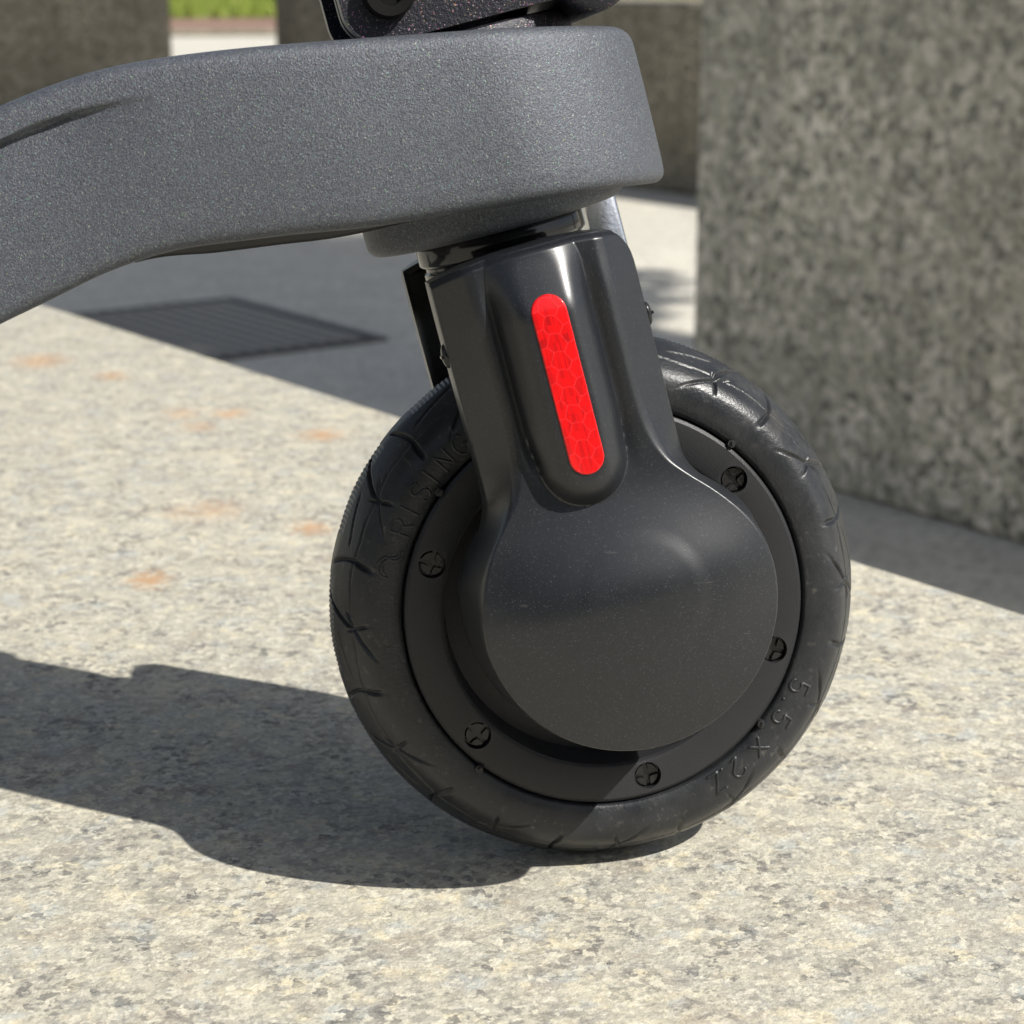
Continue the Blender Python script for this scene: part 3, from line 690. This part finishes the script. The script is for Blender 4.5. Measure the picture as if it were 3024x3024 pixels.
bm = bmesh.new(); bm.from_mesh(arm_me); bmesh.ops.remove_doubles(bm, verts=bm.verts, dist=3e-5); bmesh.ops.recalc_face_normals(bm, faces=bm.faces); bm.to_mesh(arm_me); bm.free()
arm = link("frame_arm", arm_me, M['powder'], scooter, smooth=60)
# head cup under the arm, flaring into the arm at its front
nth, na = 120, 22; th2 = np.linspace(0, 2 * np.pi, nth, endpoint=False)
V = []
for t in th2:
    front = sstep(-.2, .9, math.cos(t) * .85 - math.sin(t) * .35)
    for k in range(na):
        if k == 0: r, u = .019, .1003
        elif k < 8:
            a = (k - 1) / 6 * math.pi / 2; r, u = .0335 - .0030 * (1 - math.sin(a)), .1000 + .0030 * (1 - math.cos(a))
        else:
            f = (k - 7) / (na - 8); u = .1030 + f * .022; r = .0335 + front * .0060 * f ** 1.2 * (f < 2)
        V.append((r * math.cos(t), r * math.sin(t), u))
cup = fix_normals(mesh_from("head_cup", V, grid_faces(nth, na, cu=True))); link("head_cup", to_fork(cup), M['powder'], arm, smooth=50)
# panel under the arm
bm = bmesh.new(); xs = np.linspace(-.114, -.045, 30)
topv, botv = [], []
for x in xs:
    zz = float(zbf(x)); dip = .0019 * float(sstep(-.116, -.095, x)) * float(sstep(-.045, -.075, x)) + .0003
    r4 = [(-.0355, zz + .001), (-.0350, zz - dip + .0006), (-.0340, zz - dip), (.0340, zz - dip), (.0350, zz - dip + .0006), (.0355, zz + .001)]
    topv.append([bm.verts.new((x, y, z)) for y, z in r4])
for a, b in zip(topv, topv[1:]):
    for k in range(5): bm.faces.new((a[k], b[k], b[k + 1], a[k + 1]))
bm.faces.new(topv[0]); bm.faces.new(topv[-1])
link("underside_panel", bm_mesh("underside_panel", bm), M['inner'], arm)

# ---- stem, collar and folding joint above the arm
stem = link("stem", to_fork(lathe("stem", [(0, .142), (.0205, .142), (.0205, .175), (.0195, .18), (.0195, .62), (.018, .622), (0, .622)], 64, 'Z')), M['sparkle'], scooter, smooth=40)
link("collar", to_fork(lathe("collar", [(.018, .136), (.0305, .136), (.0305, .1462), (.0301, .1473), (.0290, .1478), (.018, .1480)], 96, 'Z')), M['sparkle'], stem, smooth=40)
poly = rounded_poly(-.0265, .034, .1495, .215, .009, 10)
def edged(me):                 # pale plate edges, colour standing in for the bright ledge's reflection
    me.materials.append(M['sparkle']); me.materials.append(M['edge'])
    for p in me.polygons: p.material_index = 1 if abs(p.normal.y) < .3 else 0
    to_fork(me); return me
for y0, y1 in ((-.0285, -.0225), (.0225, .0285)):
    link("hinge_plate", edged(prism("hinge_plate", poly, y0, y1, .0008, 3)), None, stem, smooth=40)
poly2 = rounded_poly(-.0262, .030, .1500, .205, .0085, 10)
link("hinge_plate", edged(prism("hinge_plate", poly2, -.0160, -.0120, .0007, 2)), None, stem, smooth=40)
link("hinge_block", to_fork(rbox("hinge_block", (.040, .044, .040), .003, 3, (.004, 0, .177))), M['inner'], stem, smooth=40)
link("hinge_bolt", to_fork(lathe("hinge_bolt", [(0, -.0305), (.0030, -.0305), (.0034, -.0320), (.0056, -.0322), (.0062, -.0316), (.0062, -.0260), (0, -.0260)], 40, 'Y')), M['void'], stem, smooth=40).data.transform(FM @ Matrix.Translation((-.0148, 0, .1605)) @ FM.inverted())
me = lathe("pivot_barrel", [(0, -.0300), (.0062, -.0300), (.0068, -.0306), (.0084, -.0304), (.0094, -.0294), (.0096, -.0280), (.0096, .0280), (.0085, .0300), (0, .0300)], 48, 'Y'); me.transform(Matrix.Translation((.0335, 0, .1535)))
link("pivot_barrel", to_fork(me), M['sparkle'], stem, smooth=40)
link("pivot_lug", to_fork(rbox("pivot_lug", (.022, .040, .018), .003, 3, (.024, 0, .1665))), M['inner'], stem, smooth=40)

# ---- deck and rear wheel, left of the picture
dk = rbox("deck", (.46, .125, .045), .012, 4, (-.545, 0, .0825)); deck = link("deck", dk, M['powder'], scooter, smooth=40)
link("grip_mat", rbox("grip_mat", (.40, .105, .006), .002, 2, (-.545, 0, .107)), M['inner'], deck, smooth=40)
rw = wheel.copy(); col.objects.link(rw); rw.location = (-.845, 0, .07)
for ch in list(wheel.children):
    if ch.name.startswith(("tyre", "screw")):
        c = ch.copy(); col.objects.link(c); c.parent = rw
fb = bmesh.new()
for s in (-1, 1): bmesh.ops.create_cube(fb, size=1, matrix=Matrix.Translation((-.805, s * .026, .076)) @ Matrix.Diagonal((.12, .006, .030, 1)))
bmesh.ops.bevel(fb, geom=fb.edges[:], offset=.0015, segments=2, affect='EDGES')
link("rear_fork", bm_mesh("rear_fork", fb), M['inner'], scooter, smooth=40)
bpy.context.view_layer.update()
